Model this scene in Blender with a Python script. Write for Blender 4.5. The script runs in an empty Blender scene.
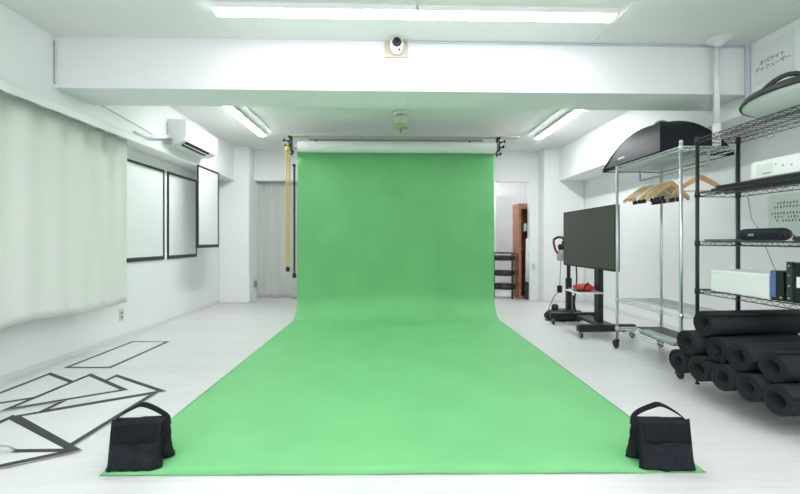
import bpy, math, random
from mathutils import Vector, Matrix, noise
PI = math.pi
col = bpy.context.scene.collection
random.seed(4)

# ------------------------------------------------------------------ materials
def new_mat(name, rgb, rough=0.5, metal=0.0, spec=0.5, bump=0.0, bscale=50.0, var=0.0, vscale=3.0, emit=None, estr=0.0, alpha=1.0, sheen=0.0):
    m = bpy.data.materials.new(name); m.use_nodes = True
    nt = m.node_tree; b = nt.nodes['Principled BSDF']
    b.inputs['Base Color'].default_value = (*rgb, 1)
    b.inputs['Roughness'].default_value = rough
    b.inputs['Metallic'].default_value = metal
    b.inputs['Specular IOR Level'].default_value = spec
    b.inputs['Alpha'].default_value = alpha
    b.inputs['Sheen Weight'].default_value = sheen
    tc = nt.nodes.new('ShaderNodeTexCoord')
    if var > 0:
        n = nt.nodes.new('ShaderNodeTexNoise'); n.inputs['Scale'].default_value = vscale; n.inputs['Detail'].default_value = 4
        nt.links.new(tc.outputs['Object'], n.inputs['Vector'])
        r = nt.nodes.new('ShaderNodeValToRGB')
        r.color_ramp.elements[0].position = 0.3; r.color_ramp.elements[1].position = 0.7
        r.color_ramp.elements[0].color = (*[max(0, c*(1-var)) for c in rgb], 1)
        r.color_ramp.elements[1].color = (*[min(1, c*(1+var)) for c in rgb], 1)
        nt.links.new(n.outputs['Fac'], r.inputs['Fac']); nt.links.new(r.outputs['Color'], b.inputs['Base Color'])
    if bump > 0:
        n2 = nt.nodes.new('ShaderNodeTexNoise'); n2.inputs['Scale'].default_value = bscale; n2.inputs['Detail'].default_value = 3
        nt.links.new(tc.outputs['Object'], n2.inputs['Vector'])
        bp = nt.nodes.new('ShaderNodeBump'); bp.inputs['Strength'].default_value = bump; bp.inputs['Distance'].default_value = 0.01
        nt.links.new(n2.outputs['Fac'], bp.inputs['Height']); nt.links.new(bp.outputs['Normal'], b.inputs['Normal'])
    if emit:
        b.inputs['Emission Color'].default_value = (*emit, 1); b.inputs['Emission Strength'].default_value = estr
    return m

M = {}
M['wall'] = new_mat('wall_paint', (0.925, 0.93, 0.935), 0.75, spec=0.25, bump=0.06, bscale=60)
M['beam'] = new_mat('beam_paint', (0.87, 0.872, 0.89), 0.7, spec=0.25, bump=0.04, bscale=60)
M['ceil'] = new_mat('ceiling_paint', (0.86, 0.87, 0.855), 0.9, spec=0.1, bump=0.5, bscale=120, var=0.035, vscale=90)
M['trim'] = new_mat('white_trim', (0.80, 0.82, 0.81), 0.45)
M['plastic_w'] = new_mat('white_plastic', (0.88, 0.89, 0.89), 0.35)
M['white_paper'] = new_mat('white_paper', (0.84, 0.85, 0.85), 0.6, bump=0.05, bscale=12)
M['sheet'] = new_mat('opal_sheet', (0.76, 0.77, 0.79), 0.2, spec=0.5, var=0.02, vscale=4)
M['tape'] = new_mat('black_tape', (0.035, 0.038, 0.042), 0.5)
M['green'] = new_mat('green_paper', (0.20, 0.57, 0.235), 0.55, spec=0.22, bump=0.12, bscale=4, var=0.05, vscale=2.2)
M['curtain'] = new_mat('curtain_cloth', (0.78, 0.785, 0.75), 0.9, spec=0.1, bump=0.15, bscale=250, sheen=0.2)
M['curtain2'] = new_mat('grey_curtain_cloth', (0.60, 0.62, 0.59), 0.9, spec=0.1)
M['bag'] = new_mat('black_nylon', (0.012, 0.015, 0.021), 0.7, spec=0.2, bump=0.5, bscale=35)
M['webbing'] = new_mat('black_webbing', (0.010, 0.012, 0.016), 0.75, spec=0.15, bump=0.5, bscale=300)
M['mat'] = new_mat('black_foam', (0.015, 0.018, 0.022), 0.7, spec=0.25, bump=0.25, bscale=180)
M['blk_metal'] = new_mat('black_metal', (0.012, 0.015, 0.017), 0.38, spec=0.5, metal=0.0)
M['chrome'] = new_mat('chrome', (0.66, 0.70, 0.71), 0.36, metal=1.0)
M['alum'] = new_mat('aluminium', (0.55, 0.58, 0.57), 0.4, metal=0.9)
M['rubber'] = new_mat('dark_rubber', (0.03, 0.034, 0.036), 0.7)
M['blk_plastic'] = new_mat('black_plastic', (0.009, 0.010, 0.012), 0.4)
M['grey_plastic'] = new_mat('grey_plastic', (0.25, 0.26, 0.27), 0.5)
M['screen'] = new_mat('screen_glass', (0.088, 0.082, 0.076), 0.35, spec=0.25)
M['red'] = new_mat('red_cloth', (0.52, 0.02, 0.018), 0.5)
M['darkred'] = new_mat('red_plastic', (0.30, 0.03, 0.04), 0.4)
M['clear'] = new_mat('smoky_plastic', (0.45, 0.47, 0.47), 0.2)
M['wood'] = new_mat('hanger_wood', (0.70, 0.47, 0.23), 0.45, var=0.12, vscale=12)
M['wood_o'] = new_mat('orange_wood', (0.72, 0.40, 0.20), 0.45, var=0.1, vscale=12)
M['cab'] = new_mat('brown_wood', (0.42, 0.17, 0.09), 0.5, var=0.15, vscale=9)
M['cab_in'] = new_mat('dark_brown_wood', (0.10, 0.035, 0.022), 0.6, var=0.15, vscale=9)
M['beige'] = new_mat('beige_board', (0.70, 0.60, 0.49), 0.7, var=0.05)
M['cream'] = new_mat('cream_plastic', (0.68, 0.69, 0.58), 0.5)
M['olive'] = new_mat('olive_plastic', (0.52, 0.53, 0.38), 0.5)
M['yellow'] = new_mat('yellow_plastic', (0.74, 0.53, 0.16), 0.4)
M['greymetal'] = new_mat('grey_metal', (0.40, 0.43, 0.41), 0.5, metal=0.2)
M['blue'] = new_mat('blue_card', (0.10, 0.16, 0.42), 0.5)
M['bluegrey'] = new_mat('pale_blue_plastic', (0.60, 0.65, 0.76), 0.4)
M['cloth_blk'] = new_mat('softbox_cloth', (0.010, 0.014, 0.024), 0.55, spec=0.28, bump=0.35, bscale=12)
M['cloth_slate'] = new_mat('softbox_back_cloth', (0.03, 0.035, 0.038), 0.5, spec=0.4)
M['diffcloth'] = new_mat('diffuser_cloth', (0.66, 0.69, 0.68), 0.8, bump=0.2, bscale=10)
M['ink'] = new_mat('black_ink', (0.02, 0.022, 0.022), 0.7)
M['greyink'] = new_mat('grey_ink', (0.28, 0.30, 0.30), 0.7)
M['notice'] = new_mat('pale_green_paper', (0.74, 0.82, 0.77), 0.8)
M['slot'] = new_mat('dark_slot', (0.012, 0.013, 0.014), 0.6)
M['lamp'] = new_mat('lit_diffuser', (0.9, 0.9, 0.9), 0.5, emit=(0.955, 0.98, 1.0), estr=9.0)
M['lamp_rear'] = new_mat('lit_diffuser_rear', (0.9, 0.9, 0.9), 0.5, emit=(0.955, 0.98, 1.0), estr=25.0)
M['lamp_added'] = new_mat('lit_diffuser_added', (0.9, 0.9, 0.9), 0.5, emit=(0.955, 0.98, 1.0), estr=17.5)  # glow of the added bars behind the camera and in the back room

def floor_mat():
    m = new_mat('white_plank_floor', (0.74, 0.745, 0.74), 0.34, spec=0.35)
    nt = m.node_tree; b = nt.nodes['Principled BSDF']
    tc = nt.nodes.new('ShaderNodeTexCoord')
    br = nt.nodes.new('ShaderNodeTexBrick')
    br.inputs['Color1'].default_value = (0.72, 0.717, 0.712, 1); br.inputs['Color2'].default_value = (0.75, 0.75, 0.747, 1)
    br.inputs['Mortar'].default_value = (0.67, 0.667, 0.66, 1)
    br.inputs['Scale'].default_value = 1.0; br.inputs['Mortar Size'].default_value = 0.0015
    br.inputs['Brick Width'].default_value = 1.2; br.inputs['Row Height'].default_value = 0.12
    nt.links.new(tc.outputs['Object'], br.inputs['Vector'])
    mp = nt.nodes.new('ShaderNodeMapping'); mp.inputs['Scale'].default_value = (1.5, 22, 1)
    nt.links.new(tc.outputs['Object'], mp.inputs['Vector'])
    n = nt.nodes.new('ShaderNodeTexNoise'); n.inputs['Scale'].default_value = 2.2; n.inputs['Detail'].default_value = 6
    nt.links.new(mp.outputs['Vector'], n.inputs['Vector'])
    r = nt.nodes.new('ShaderNodeValToRGB'); r.color_ramp.elements[0].position = 0.32; r.color_ramp.elements[1].position = 0.62
    r.color_ramp.elements[0].color = (0.94, 0.94, 0.935, 1); r.color_ramp.elements[1].color = (1, 1, 1, 1)
    nt.links.new(n.outputs['Fac'], r.inputs['Fac'])
    mx = nt.nodes.new('ShaderNodeMix'); mx.data_type = 'RGBA'; mx.blend_type = 'MULTIPLY'; mx.inputs[0].default_value = 1
    nt.links.new(br.outputs['Color'], mx.inputs[6]); nt.links.new(r.outputs['Color'], mx.inputs[7])
    nt.links.new(mx.outputs[2], b.inputs['Base Color'])
    return m
M['floor'] = floor_mat()

# ------------------------------------------------------------------ mesh builder (world coordinates)
class MB:
    def __init__(s): s.v = []; s.f = []; s.sm = []
    def add(s, vs, fs, smooth=False):
        o = len(s.v); s.v += [Vector(v) for v in vs]
        s.f += [tuple(i+o for i in f) for f in fs]; s.sm += [smooth]*len(fs)
        return s
    def box(s, x0, x1, y0, y1, z0, z1, mtx=None, bev=0.0):
        if bev > 0:
            b = min(bev, (x1-x0)/2.01, (y1-y0)/2.01, (z1-z0)/2.01)
            vs = []; 
            for z, k in ((z0, b), (z0+b, 0), (z1-b, 0), (z1, b)):
                for x, y, sx, sy in ((x0, y0, 1, 1), (x1, y0, -1, 1), (x1, y1, -1, -1), (x0, y1, 1, -1)):
                    vs.append((x+sx*(k+b) if True else x, y+sy*k, z)); vs.append((x+sx*k, y+sy*(k+b), z))
            # order ring of 8 around
            rings = []
            for r in range(4):
                q = vs[r*8:(r+1)*8]
                rings.append([q[1], q[0], q[2], q[3], q[5], q[4], q[6], q[7]])
            allv = [p for r in rings for p in r]; fs = []
            for r in range(3):
                for i in range(8):
                    j = (i+1) % 8
                    fs.append((r*8+i, r*8+j, r*8+8+j, r*8+8+i))
            fs.append(tuple(reversed(range(8)))); fs.append(tuple(24+i for i in range(8)))
            vs = allv
        else:
            vs = [(x0, y0, z0), (x1, y0, z0), (x1, y1, z0), (x0, y1, z0), (x0, y0, z1), (x1, y0, z1), (x1, y1, z1), (x0, y1, z1)]
            fs = [(0, 3, 2, 1), (4, 5, 6, 7), (0, 1, 5, 4), (1, 2, 6, 5), (2, 3, 7, 6), (3, 0, 4, 7)]
        if mtx is not None: vs = [mtx @ Vector(v) for v in vs]
        return s.add(vs, fs)
    def tube(s, pts, r, n=8, closed=False, caps=True, smooth=True):
        pts = [Vector(p) for p in pts]; N = len(pts); rr = r if isinstance(r, (list, tuple)) else [r]*N
        vs = []; fs = []; up = None
        for i, p in enumerate(pts):
            a = pts[i-1] if (i > 0 or closed) else p; b = pts[(i+1) % N] if (i < N-1 or closed) else p
            t = (b-a).normalized()
            if up is None:
                up = Vector((0, 0, 1)) if abs(t.z) < 0.9 else Vector((1, 0, 0))
            x = up - t*up.dot(t)
            if x.length < 1e-5: x = t.orthogonal()
            x.normalize(); y = t.cross(x); up = x
            for k in range(n):
                an = 2*PI*k/n; vs.append(p + (x*math.cos(an)+y*math.sin(an))*rr[i])
        for i in range(N if closed else N-1):
            j = (i+1) % N
            for k in range(n):
                l = (k+1) % n; fs.append((i*n+k, i*n+l, j*n+l, j*n+k))
        s.add(vs, fs, smooth)
        if caps and not closed:
            o = len(s.v)-len(vs)
            s.f.append(tuple(o+k for k in reversed(range(n)))); s.sm.append(False)
            s.f.append(tuple(o+(N-1)*n+k for k in range(n))); s.sm.append(False)
        return s
    def lathe(s, prof, c=(0, 0, 0), n=24, mtx=None, smooth=True, axis='z'):
        vs = []; fs = []
        for r, z in prof:
            for k in range(n):
                a = 2*PI*k/n; p = Vector((r*math.cos(a), r*math.sin(a), z))
                if axis == 'y': p = Vector((p.x, -p.z, p.y))
                if axis == 'x': p = Vector((p.z, p.x, p.y))
                if mtx is not None: p = mtx @ p
                vs.append(p + Vector(c))
        P = len(prof)
        for i in range(P-1):
            for k in range(n):
                l = (k+1) % n; fs.append((i*n+k, i*n+l, (i+1)*n+l, (i+1)*n+k))
        s.add(vs, fs, smooth)
        o = len(s.v)-len(vs)
        s.f.append(tuple(o+k for k in reversed(range(n)))); s.sm.append(False)
        s.f.append(tuple(o+(P-1)*n+k for k in range(n))); s.sm.append(False)
        return s
    def cyl(s, c, r, h, n=20, axis='z'):
        return s.lathe([(r, 0), (r, h)], c, n, axis=axis)
    def prism(s, poly, mtx, t, smooth=False):
        """polygon in local XZ extruded along local Y by t (centred)"""
        n = len(poly)
        vs = [mtx @ Vector((x, -t/2, z)) for x, z in poly] + [mtx @ Vector((x, t/2, z)) for x, z in poly]
        fs = [tuple(range(n)), tuple(reversed(range(n, 2*n)))]
        fs += [(i, i+n, (i+1) % n+n, (i+1) % n) for i in range(n)]
        return s.add(vs, fs, smooth)
    def grid(s, fn, nu, nv, smooth=True, flip=False):
        vs = [fn(i/nu, j/nv) for j in range(nv+1) for i in range(nu+1)]
        fs = []
        for j in range(nv):
            for i in range(nu):
                a = j*(nu+1)+i; q = (a, a+1, a+nu+2, a+nu+1)
                fs.append(q[::-1] if flip else q)
        return s.add(vs, fs, smooth)
    def slab(s, fn, th, nu, nv, smooth=True):
        """thick sheet: fn gives the point, th an offset vector"""
        th = Vector(th)
        o = len(s.v)
        s.grid(fn, nu, nv, smooth, True); s.grid(lambda a, b: Vector(fn(a, b))+th, nu, nv, smooth)
        m = (nu+1)*(nv+1); W = nu+1
        edge = [i for i in range(W)] + [j*W+nu for j in range(1, nv+1)] + [nv*W+i for i in range(nu-1, -1, -1)] + [j*W for j in range(nv-1, 0, -1)]
        for k in range(len(edge)):
            a, b = edge[k], edge[(k+1) % len(edge)]
            s.f.append((o+a, o+b, o+m+b, o+m+a)); s.sm.append(False)
        return s
    def build(s, name, mat, parent=None):
        org = worldloc(parent) if parent else None
        if parent is None:
            lo = Vector([min(v[i] for v in s.v) for i in range(3)]); hi = Vector([max(v[i] for v in s.v) for i in range(3)])
            org = Vector(((lo.x+hi.x)/2, (lo.y+hi.y)/2, lo.z))
        me = bpy.data.meshes.new(name)
        me.from_pydata([tuple(v-org) for v in s.v], [], s.f); me.update()
        me.polygons.foreach_set('use_smooth', s.sm)
        me.materials.append(mat)
        import bmesh
        bm = bmesh.new(); bm.from_mesh(me)
        bmesh.ops.recalc_face_normals(bm, faces=bm.faces); bm.to_mesh(me); bm.free()
        o = bpy.data.objects.new(name, me); col.objects.link(o)
        if parent: o.parent = parent
        else: o.location = org
        LOC[o.name] = Vector(org)
        return o
LOC = {}
def worldloc(o): return LOC[o.name]

def thing(name, label, cat, loc, group=None):
    o = bpy.data.objects.new(name, None); o.empty_display_size = 0.1; col.objects.link(o)
    o.location = loc; LOC[o.name] = Vector(loc); o['label'] = label; o['category'] = cat
    if group: o['group'] = group
    return o
def tag(o, label, cat, group=None):
    o['label'] = label; o['category'] = cat
    if group: o['group'] = group
    return o
def struct(mb, name, mat, parent=None):
    o = mb.build(name, mat, parent)
    if parent is None: o['kind'] = 'structure'
    return o
def copy_tree(o, parent=None):
    c = o.copy(); col.objects.link(c)
    if parent: c.parent = parent
    for ch in list(o.children): copy_tree(ch, c)
    return c
def place(o, loc, rz=0, label=None, rx=0, ry=0):
    o.location = loc; o.rotation_euler = (rx, ry, rz)
    if label: o['label'] = label

def text_part(body, size, mtx, mat, name, parent, depth=0.0006, align='LEFT'):
    cu = bpy.data.curves.new('t', 'FONT'); cu.body = body; cu.size = size; cu.extrude = depth; cu.align_x = align
    t = bpy.data.objects.new('t', cu); col.objects.link(t)
    bpy.context.view_layer.update()
    me = bpy.data.meshes.new_from_object(t.evaluated_get(bpy.context.evaluated_depsgraph_get()))
    bpy.data.objects.remove(t)
    me.transform(Matrix.Translation(-worldloc(parent)) @ mtx); me.materials.clear(); me.materials.append(mat)
    o = bpy.data.objects.new(name, me); col.objects.link(o); o.parent = parent; LOC[o.name] = worldloc(parent)
    return o

# ------------------------------------------------------------------ room shell
CZ = 2.66; XL = -2.62; XLW = -2.88; XR = 2.95; XRW = 3.39; YB = 7.10; YF = -2.4
struct(MB().box(-3.2, 3.8, YF-0.1, 9.2, -0.12, 0), 'floor', M['floor'])
struct(MB().box(-3.2, 3.8, YF-0.1, 9.2, CZ, CZ+0.12), 'ceiling', M['ceil'])
w = MB(); w.box(XLW-0.12, XLW, YF, 9.1, 0, 2.09); w.box(XLW-0.12, XL, YF, YB, 2.09, CZ); struct(w, 'wall_left', M['wall'])
w = MB(); w.box(XRW, XRW+0.12, YF, 9.1, 0, 2.108); w.box(XR, XRW+0.12, YF, YB, 2.108, CZ); struct(w, 'wall_right', M['wall'])
struct(MB().box(-3.2, 3.8, YF-0.1, YF, 0, CZ), 'wall_front', M['wall'])
w = MB()
w.box(-3.0, -2.37, YB, YB+0.12, 0, CZ); w.box(-2.37, 2.52, YB, YB+0.12, 2.12, CZ)
w.box(-0.85, 1.15, YB, YB+0.12, 0, 2.12); w.box(2.52, 3.51, YB, YB+0.12, 0, CZ)
struct(w, 'wall_back', M['wall'])
struct(MB().box(-3.0, 3.5, 8.9, 9.0, 0, CZ), 'wall_rear_room', M['wall'])
struct(MB().box(XLW, -2.37, 6.85, YB, 0, CZ, bev=0.012), 'wall_pillar_left', M['wall'])
struct(MB().box(2.68, XRW, 6.85, YB, 0, CZ, bev=0.012), 'wall_pillar_right', M['wall'])
struct(MB().box(XL, XR, 3.21, 3.62, 2.26, CZ), 'ceiling_beam', M['beam'])
# thin raised joint strips on the rear ceiling, shadow gap trims
struct(MB().box(-1.715, -1.695, 4.7, 5.75, CZ-0.012, CZ), 'trim_1', M['trim'])
struct(MB().box(2.065, 2.085, 4.7, 5.85, CZ-0.012, CZ), 'trim_2', M['trim'])
struct(MB().box(1.64, 1.65, 1.0, 3.2, CZ-0.006, CZ), 'trim_3', M['trim'])
# baseboards
struct(MB().box(XLW, XLW+0.008, YF, 6.85, 0, 0.05), 'baseboard_left', M['trim'])
struct(MB().box(XRW-0.008, XRW, YF, 6.85, 0, 0.05), 'baseboard_right', M['trim'])
# window behind the curtain
wf = MB(); Y0, Y1, Z0, Z1 = 1.0, 3.6, 0.75, 2.0
for a in ((Y0, Y1, Z0, Z0+0.05), (Y0, Y1, Z1-0.05, Z1)): wf.box(XLW, XLW+0.03, *a)
for yy in (Y0, 2.28, Y1-0.05): wf.box(XLW, XLW+0.03, yy, yy+0.05, Z0+0.05, Z1-0.05)
win = struct(wf, 'window_1', M['trim'])
MB().box(XLW+0.004, XLW+0.010, Y0+0.05, Y1-0.05, Z0+0.05, Z1-0.05).build('window_pane', M['clear'], win)

# ------------------------------------------------------------------ lights
def fixture(name, x, y, z, along, L, label, group):
    lm = M['lamp_added'] if (y < 2 or y > 7) else (M['lamp_rear'] if y > 4 else M['lamp'])
    t = thing(name, label, 'ceiling light', (x, y, CZ), group)
    W = 0.05
    def bx(mb, l, w, z0, z1, bev=0):
        if along == 'x': mb.box(x-l/2, x+l/2, y-w, y+w, z0, z1, bev=bev)
        else: mb.box(x-w, x+w, y-l/2, y+l/2, z0, z1, bev=bev)
        return mb
    bx(MB(), L, W+0.002, CZ-0.040, CZ).build('housing', M['plastic_w'], t)
    d = MB()
    # trough diffuser
    n = 8; vs = []; fs = []
    for e in (-L/2+0.004, L/2-0.004):
        for k in range(n+1):
            a = PI*k/n; u = -W*math.cos(a); zz = CZ-0.040-0.014*math.sin(a)**0.7
            vs.append((x+e, y+u, zz) if along == 'x' else (x+u, y+e, zz))
    for k in range(n): fs.append((k, k+1, n+1+k+1, n+1+k))
    fs.append(tuple(range(n+1))); fs.append(tuple(range(n+1, 2*n+2))); fs.append((0, n, 2*n+1, n+1))
    d.add(vs, fs); d.build('diffuser', lm, t)
    return t
LG = 'lit ceiling light bars'
fixture('ceiling_light', -0.495, 2.76, 0, 'x', 1.385, 'left half of the long lit light bar in front of the ceiling beam', LG)
fixture('ceiling_light', 0.88, 2.76, 0, 'x', 1.385, 'right half of the long lit light bar in front of the ceiling beam', LG)
fixture('ceiling_light', -1.875, 5.27, 0, 'y', 1.42, 'lit light bar on the rear ceiling beside the air conditioner', LG)
fixture('ceiling_light', 2.275, 5.33, 0, 'y', 1.42, 'lit light bar on the rear ceiling above the large screen', LG)
for x, y in ((-1.75, 0.5), (0.15, 0.5), (2.05, 0.5), (-1.75, -1.2), (0.15, -1.2), (2.05, -1.2)):  # unseen bars behind the camera, added to brighten walls and floor
    fixture('ceiling_light', x, y, 0, 'x', 1.41, 'added unseen light bar on the ceiling brightening the front of the room', LG)
fixture('ceiling_light', -0.2, 8.0, 0, 'x', 1.41, 'added unseen light bar on the ceiling lighting the back room', LG)  # this bar and the next are unseen, added to light the back room
fixture('ceiling_light', 1.9, 8.0, 0, 'x', 1.41, 'added unseen light bar on the back room ceiling above the brown cabinet', LG)

# ------------------------------------------------------------------ backdrop
bd = thing('paper_backdrop', 'bright green seamless paper backdrop hanging from a roller and running over the floor', 'backdrop', (0.07, 5.0, 0))
PX0, PX1 = -1.30, 1.443
prof = []                                     # (y, z) path from the roll to the front edge
YH = 5.57
for k in range(33): prof.append((YH, 2.36-(2.36-0.30)*k/32))
for k in range(1, 13):
    a = PI/2*k/12; prof.append((YH-0.29*(1-math.cos(a)), 0.30-0.297*math.sin(a)))
for k in range(1, 41): prof.append((5.28-(5.28-1.805)*k/40, 0.003))
def paperpt(u, v):
    i = v*(len(prof)-1); k = min(int(i), len(prof)-2); f = i-k
    y = prof[k][0]*(1-f)+prof[k+1][0]*f; z = prof[k][1]*(1-f)+prof[k+1][1]*f
    x = PX0+(PX1-PX0)*u
    if k >= 40: y += 0.025*(0.5-u)*2*min(1, (5.28-y)/3.0)
    if 0.25 < z < 2.3 or (k < 44):
        wgt = min(1, (2.36-z)/0.8)*min(1, max(0, z-0.0)/0.35)
        y += 0.018*wgt*noise.noise(Vector((x*1.6, z*1.3, 3.1))) + 0.010*wgt*noise.noise(Vector((x*4.5, z*2.2, 7.7)))
        y += 0.020*max(0, 1-abs(z-0.40)/0.32)*noise.noise(Vector((x*6.5, z*4, 1.3)))
    x += 0.032*max(0, min(1, (y-1.8)/3.4))
    if k >= 78: z += 0.002*(1+math.sin(x*9))
    return Vector((x, y, z))
MB().slab(paperpt, (0, 0.0012, -0.0015), 110, len(prof)-1).build('paper_sheet', M['green'], bd)
MB().lathe([(0.01, -1.36), (0.052, -1.36), (0.052, 1.36), (0.01, 1.36)], (0.10, 5.622, 2.365), 24, axis='x').build('paper_core', M['green'], bd)

wr = thing('paper_roll', 'rolled white backdrop paper on the front roller above the green sheet', 'paper roll', (0.095, 5.45, 2.33))
m = MB(); m.lathe([(0.028, -1.345), (0.073, -1.345), (0.0735, -1.34), (0.0735, 1.34), (0.073, 1.345), (0.028, 1.345)], (0.118, 5.45, 2.332), 32, axis='x')
m.build('rolled_paper', M['white_paper'], wr)
MB().lathe([(0.022, -1.40), (0.026, -1.40), (0.026, 1.40), (0.022, 1.40)], (0.118, 5.45, 2.332), 16, axis='x').build('core_tube', M['alum'], wr)

st = thing('backdrop_stand', 'timber and steel cross rail with black roller hooks holding the backdrop rolls', 'stand', (0.07, 5.7, 0))
MB().box(-1.40, 1.80, 5.50, 5.60, 2.494, 2.512).build('timber_batten', M['beige'], st)
MB().box(-1.10, 1.30, 5.49, 5.55, 2.445, 2.494).build('steel_channel', M['greymetal'], st)
for x in (-1.02, 1.14):
    p = MB().tube([(x, 5.76, 0.03), (x, 5.76, 2.44)], 0.02, 12); p.tube([(x, 5.76, 2.43), (x, 5.56, 2.465)], 0.016, 10)
    p.build('upright', M['blk_metal'], st)
    f = MB(); f.box(x-0.03, x+0.03, 5.66, 6.1, 0, 0.03); f.build('foot', M['blk_metal'], st)
for sx, x in ((-1, -1.34), (1, 1.505)):
    k = MB(); k.box(x-0.006, x+0.006, 5.41, 5.66, 2.28, 2.325, bev=0.004); k.box(x-0.006, x+0.006, 5.50, 5.58, 2.28, 2.494, bev=0.003)
    k.box(x-0.006, x+0.006, 5.40, 5.44, 2.28, 2.40, bev=0.003)
    br = k.build('roller_bracket', M['blk_metal'], st)
    for (y, z, l) in ((5.50, 2.465, 0.03), (5.42, 2.40, 0.08), (5.45, 2.335, 0.07), (5.56, 2.26, 0.06)):
        kb = MB(); c0 = Vector((x, y, z)); c1 = c0+Vector((sx*l, -0.01, 0.012))
        kb.tube([c0, c0+(c1-c0)*0.45, c0+(c1-c0)*0.5, c1-Vector((sx*0.02, 0, 0)), c1-Vector((sx*0.018, 0, 0)), c1], [0.012, 0.012, 0.007, 0.007, 0.024, 0.020], 10)
        kb.tube([c0+Vector((-sx*0.01, 0, 0.03)), c0+Vector((0, 0, 0)), c0+Vector((sx*0.005, 0, -0.03))], 0.009, 8)
        kb.build('knob', M['blk_plastic'], st)

def chain(x, y, z0, z1, mat, half, label, name):
    t = thing(name, label, 'chain', (x, y, z0))
    m = MB(); L = 0.03; n = int((z1-z0)/ (L*0.82))
    for s in (-1, 1):
        for i in range(n):
            zc = z1-(i+0.5)*(z1-z0)/n; pts = []
            for k in range(8):
                a = 2*PI*k/8; lx, lz = 0.0085*math.cos(a)*(1.3 if half > 0.01 else 1), L/2*math.sin(a)
                pts.append((x+s*half+(lx if i % 2 == 0 else 0), y+(0 if i % 2 == 0 else lx), zc+lz))
            m.tube(pts, 0.0065 if half > 0.01 else 0.0042, 5, closed=True)
    m.build('link_strands', mat, t)
    MB().lathe([(0.01, 0), (half+0.012, 0.006), (half+0.016, 0.012), (half+0.016, 0.022), (half+0.012, 0.03), (0.01, 0.034)], (x, y, z1-0.005), 16, axis='y').build('chain_wheel', mat, t)
    w = MB(); w.lathe([(0.012, 0), (0.026, 0.005), (0.028, 0.05), (0.02, 0.062), (0.008, 0.066)], (x, y, z0-0.05), 14); w.build('weight', M['blk_plastic'], t)
    return t
chain(-1.345, 5.36, 0.70, 2.29, M['yellow'], 0.017, 'yellow plastic pull chain with black weight beside the left edge of the backdrop', 'pull_chain')
chain(-1.303, 5.545, 0.60, 2.10, M['blk_plastic'], 0.006, 'thin dark pull chain close against the left edge of the green paper', 'pull_chain')

# ------------------------------------------------------------------ sand bags
def pouch(mb, cx, cy, w, h, t, shy, seed):
    """vertical pillow with soft bulging faces; shy slides the top in y"""
    def pt(side):
        def f(u, v):
            a = 2*u-1; b = 2*v-1
            pr = max(0, 1-abs(a)**7)**0.5*max(0, 1-abs(b)**7)**0.5
            bulge = t/2*(0.62+0.38*(1-b)/2)*pr
            x = cx+a*w/2*(1-0.05*(1-abs(b)**2)+(0.03 if b < -0.8 else 0))+0.006*noise.noise(Vector((a*2, b*2.2, seed)))
            z = v*h+0.010*noise.noise(Vector((a*2.5, 3, seed+b)))*v
            yy = cy+shy*v+side*bulge
            yy += side*pr*(0.014*noise.noise(Vector((a*2.2, b*2.8, seed+side)))+0.008*noise.noise(Vector((a*6, b*5, seed+side*2))))
            return Vector((x, yy, max(0.0, z)))
        return f
    mb.grid(pt(-1), 26, 24, True); mb.grid(pt(1), 26, 24, True, True)
    return pt(-1)
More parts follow.
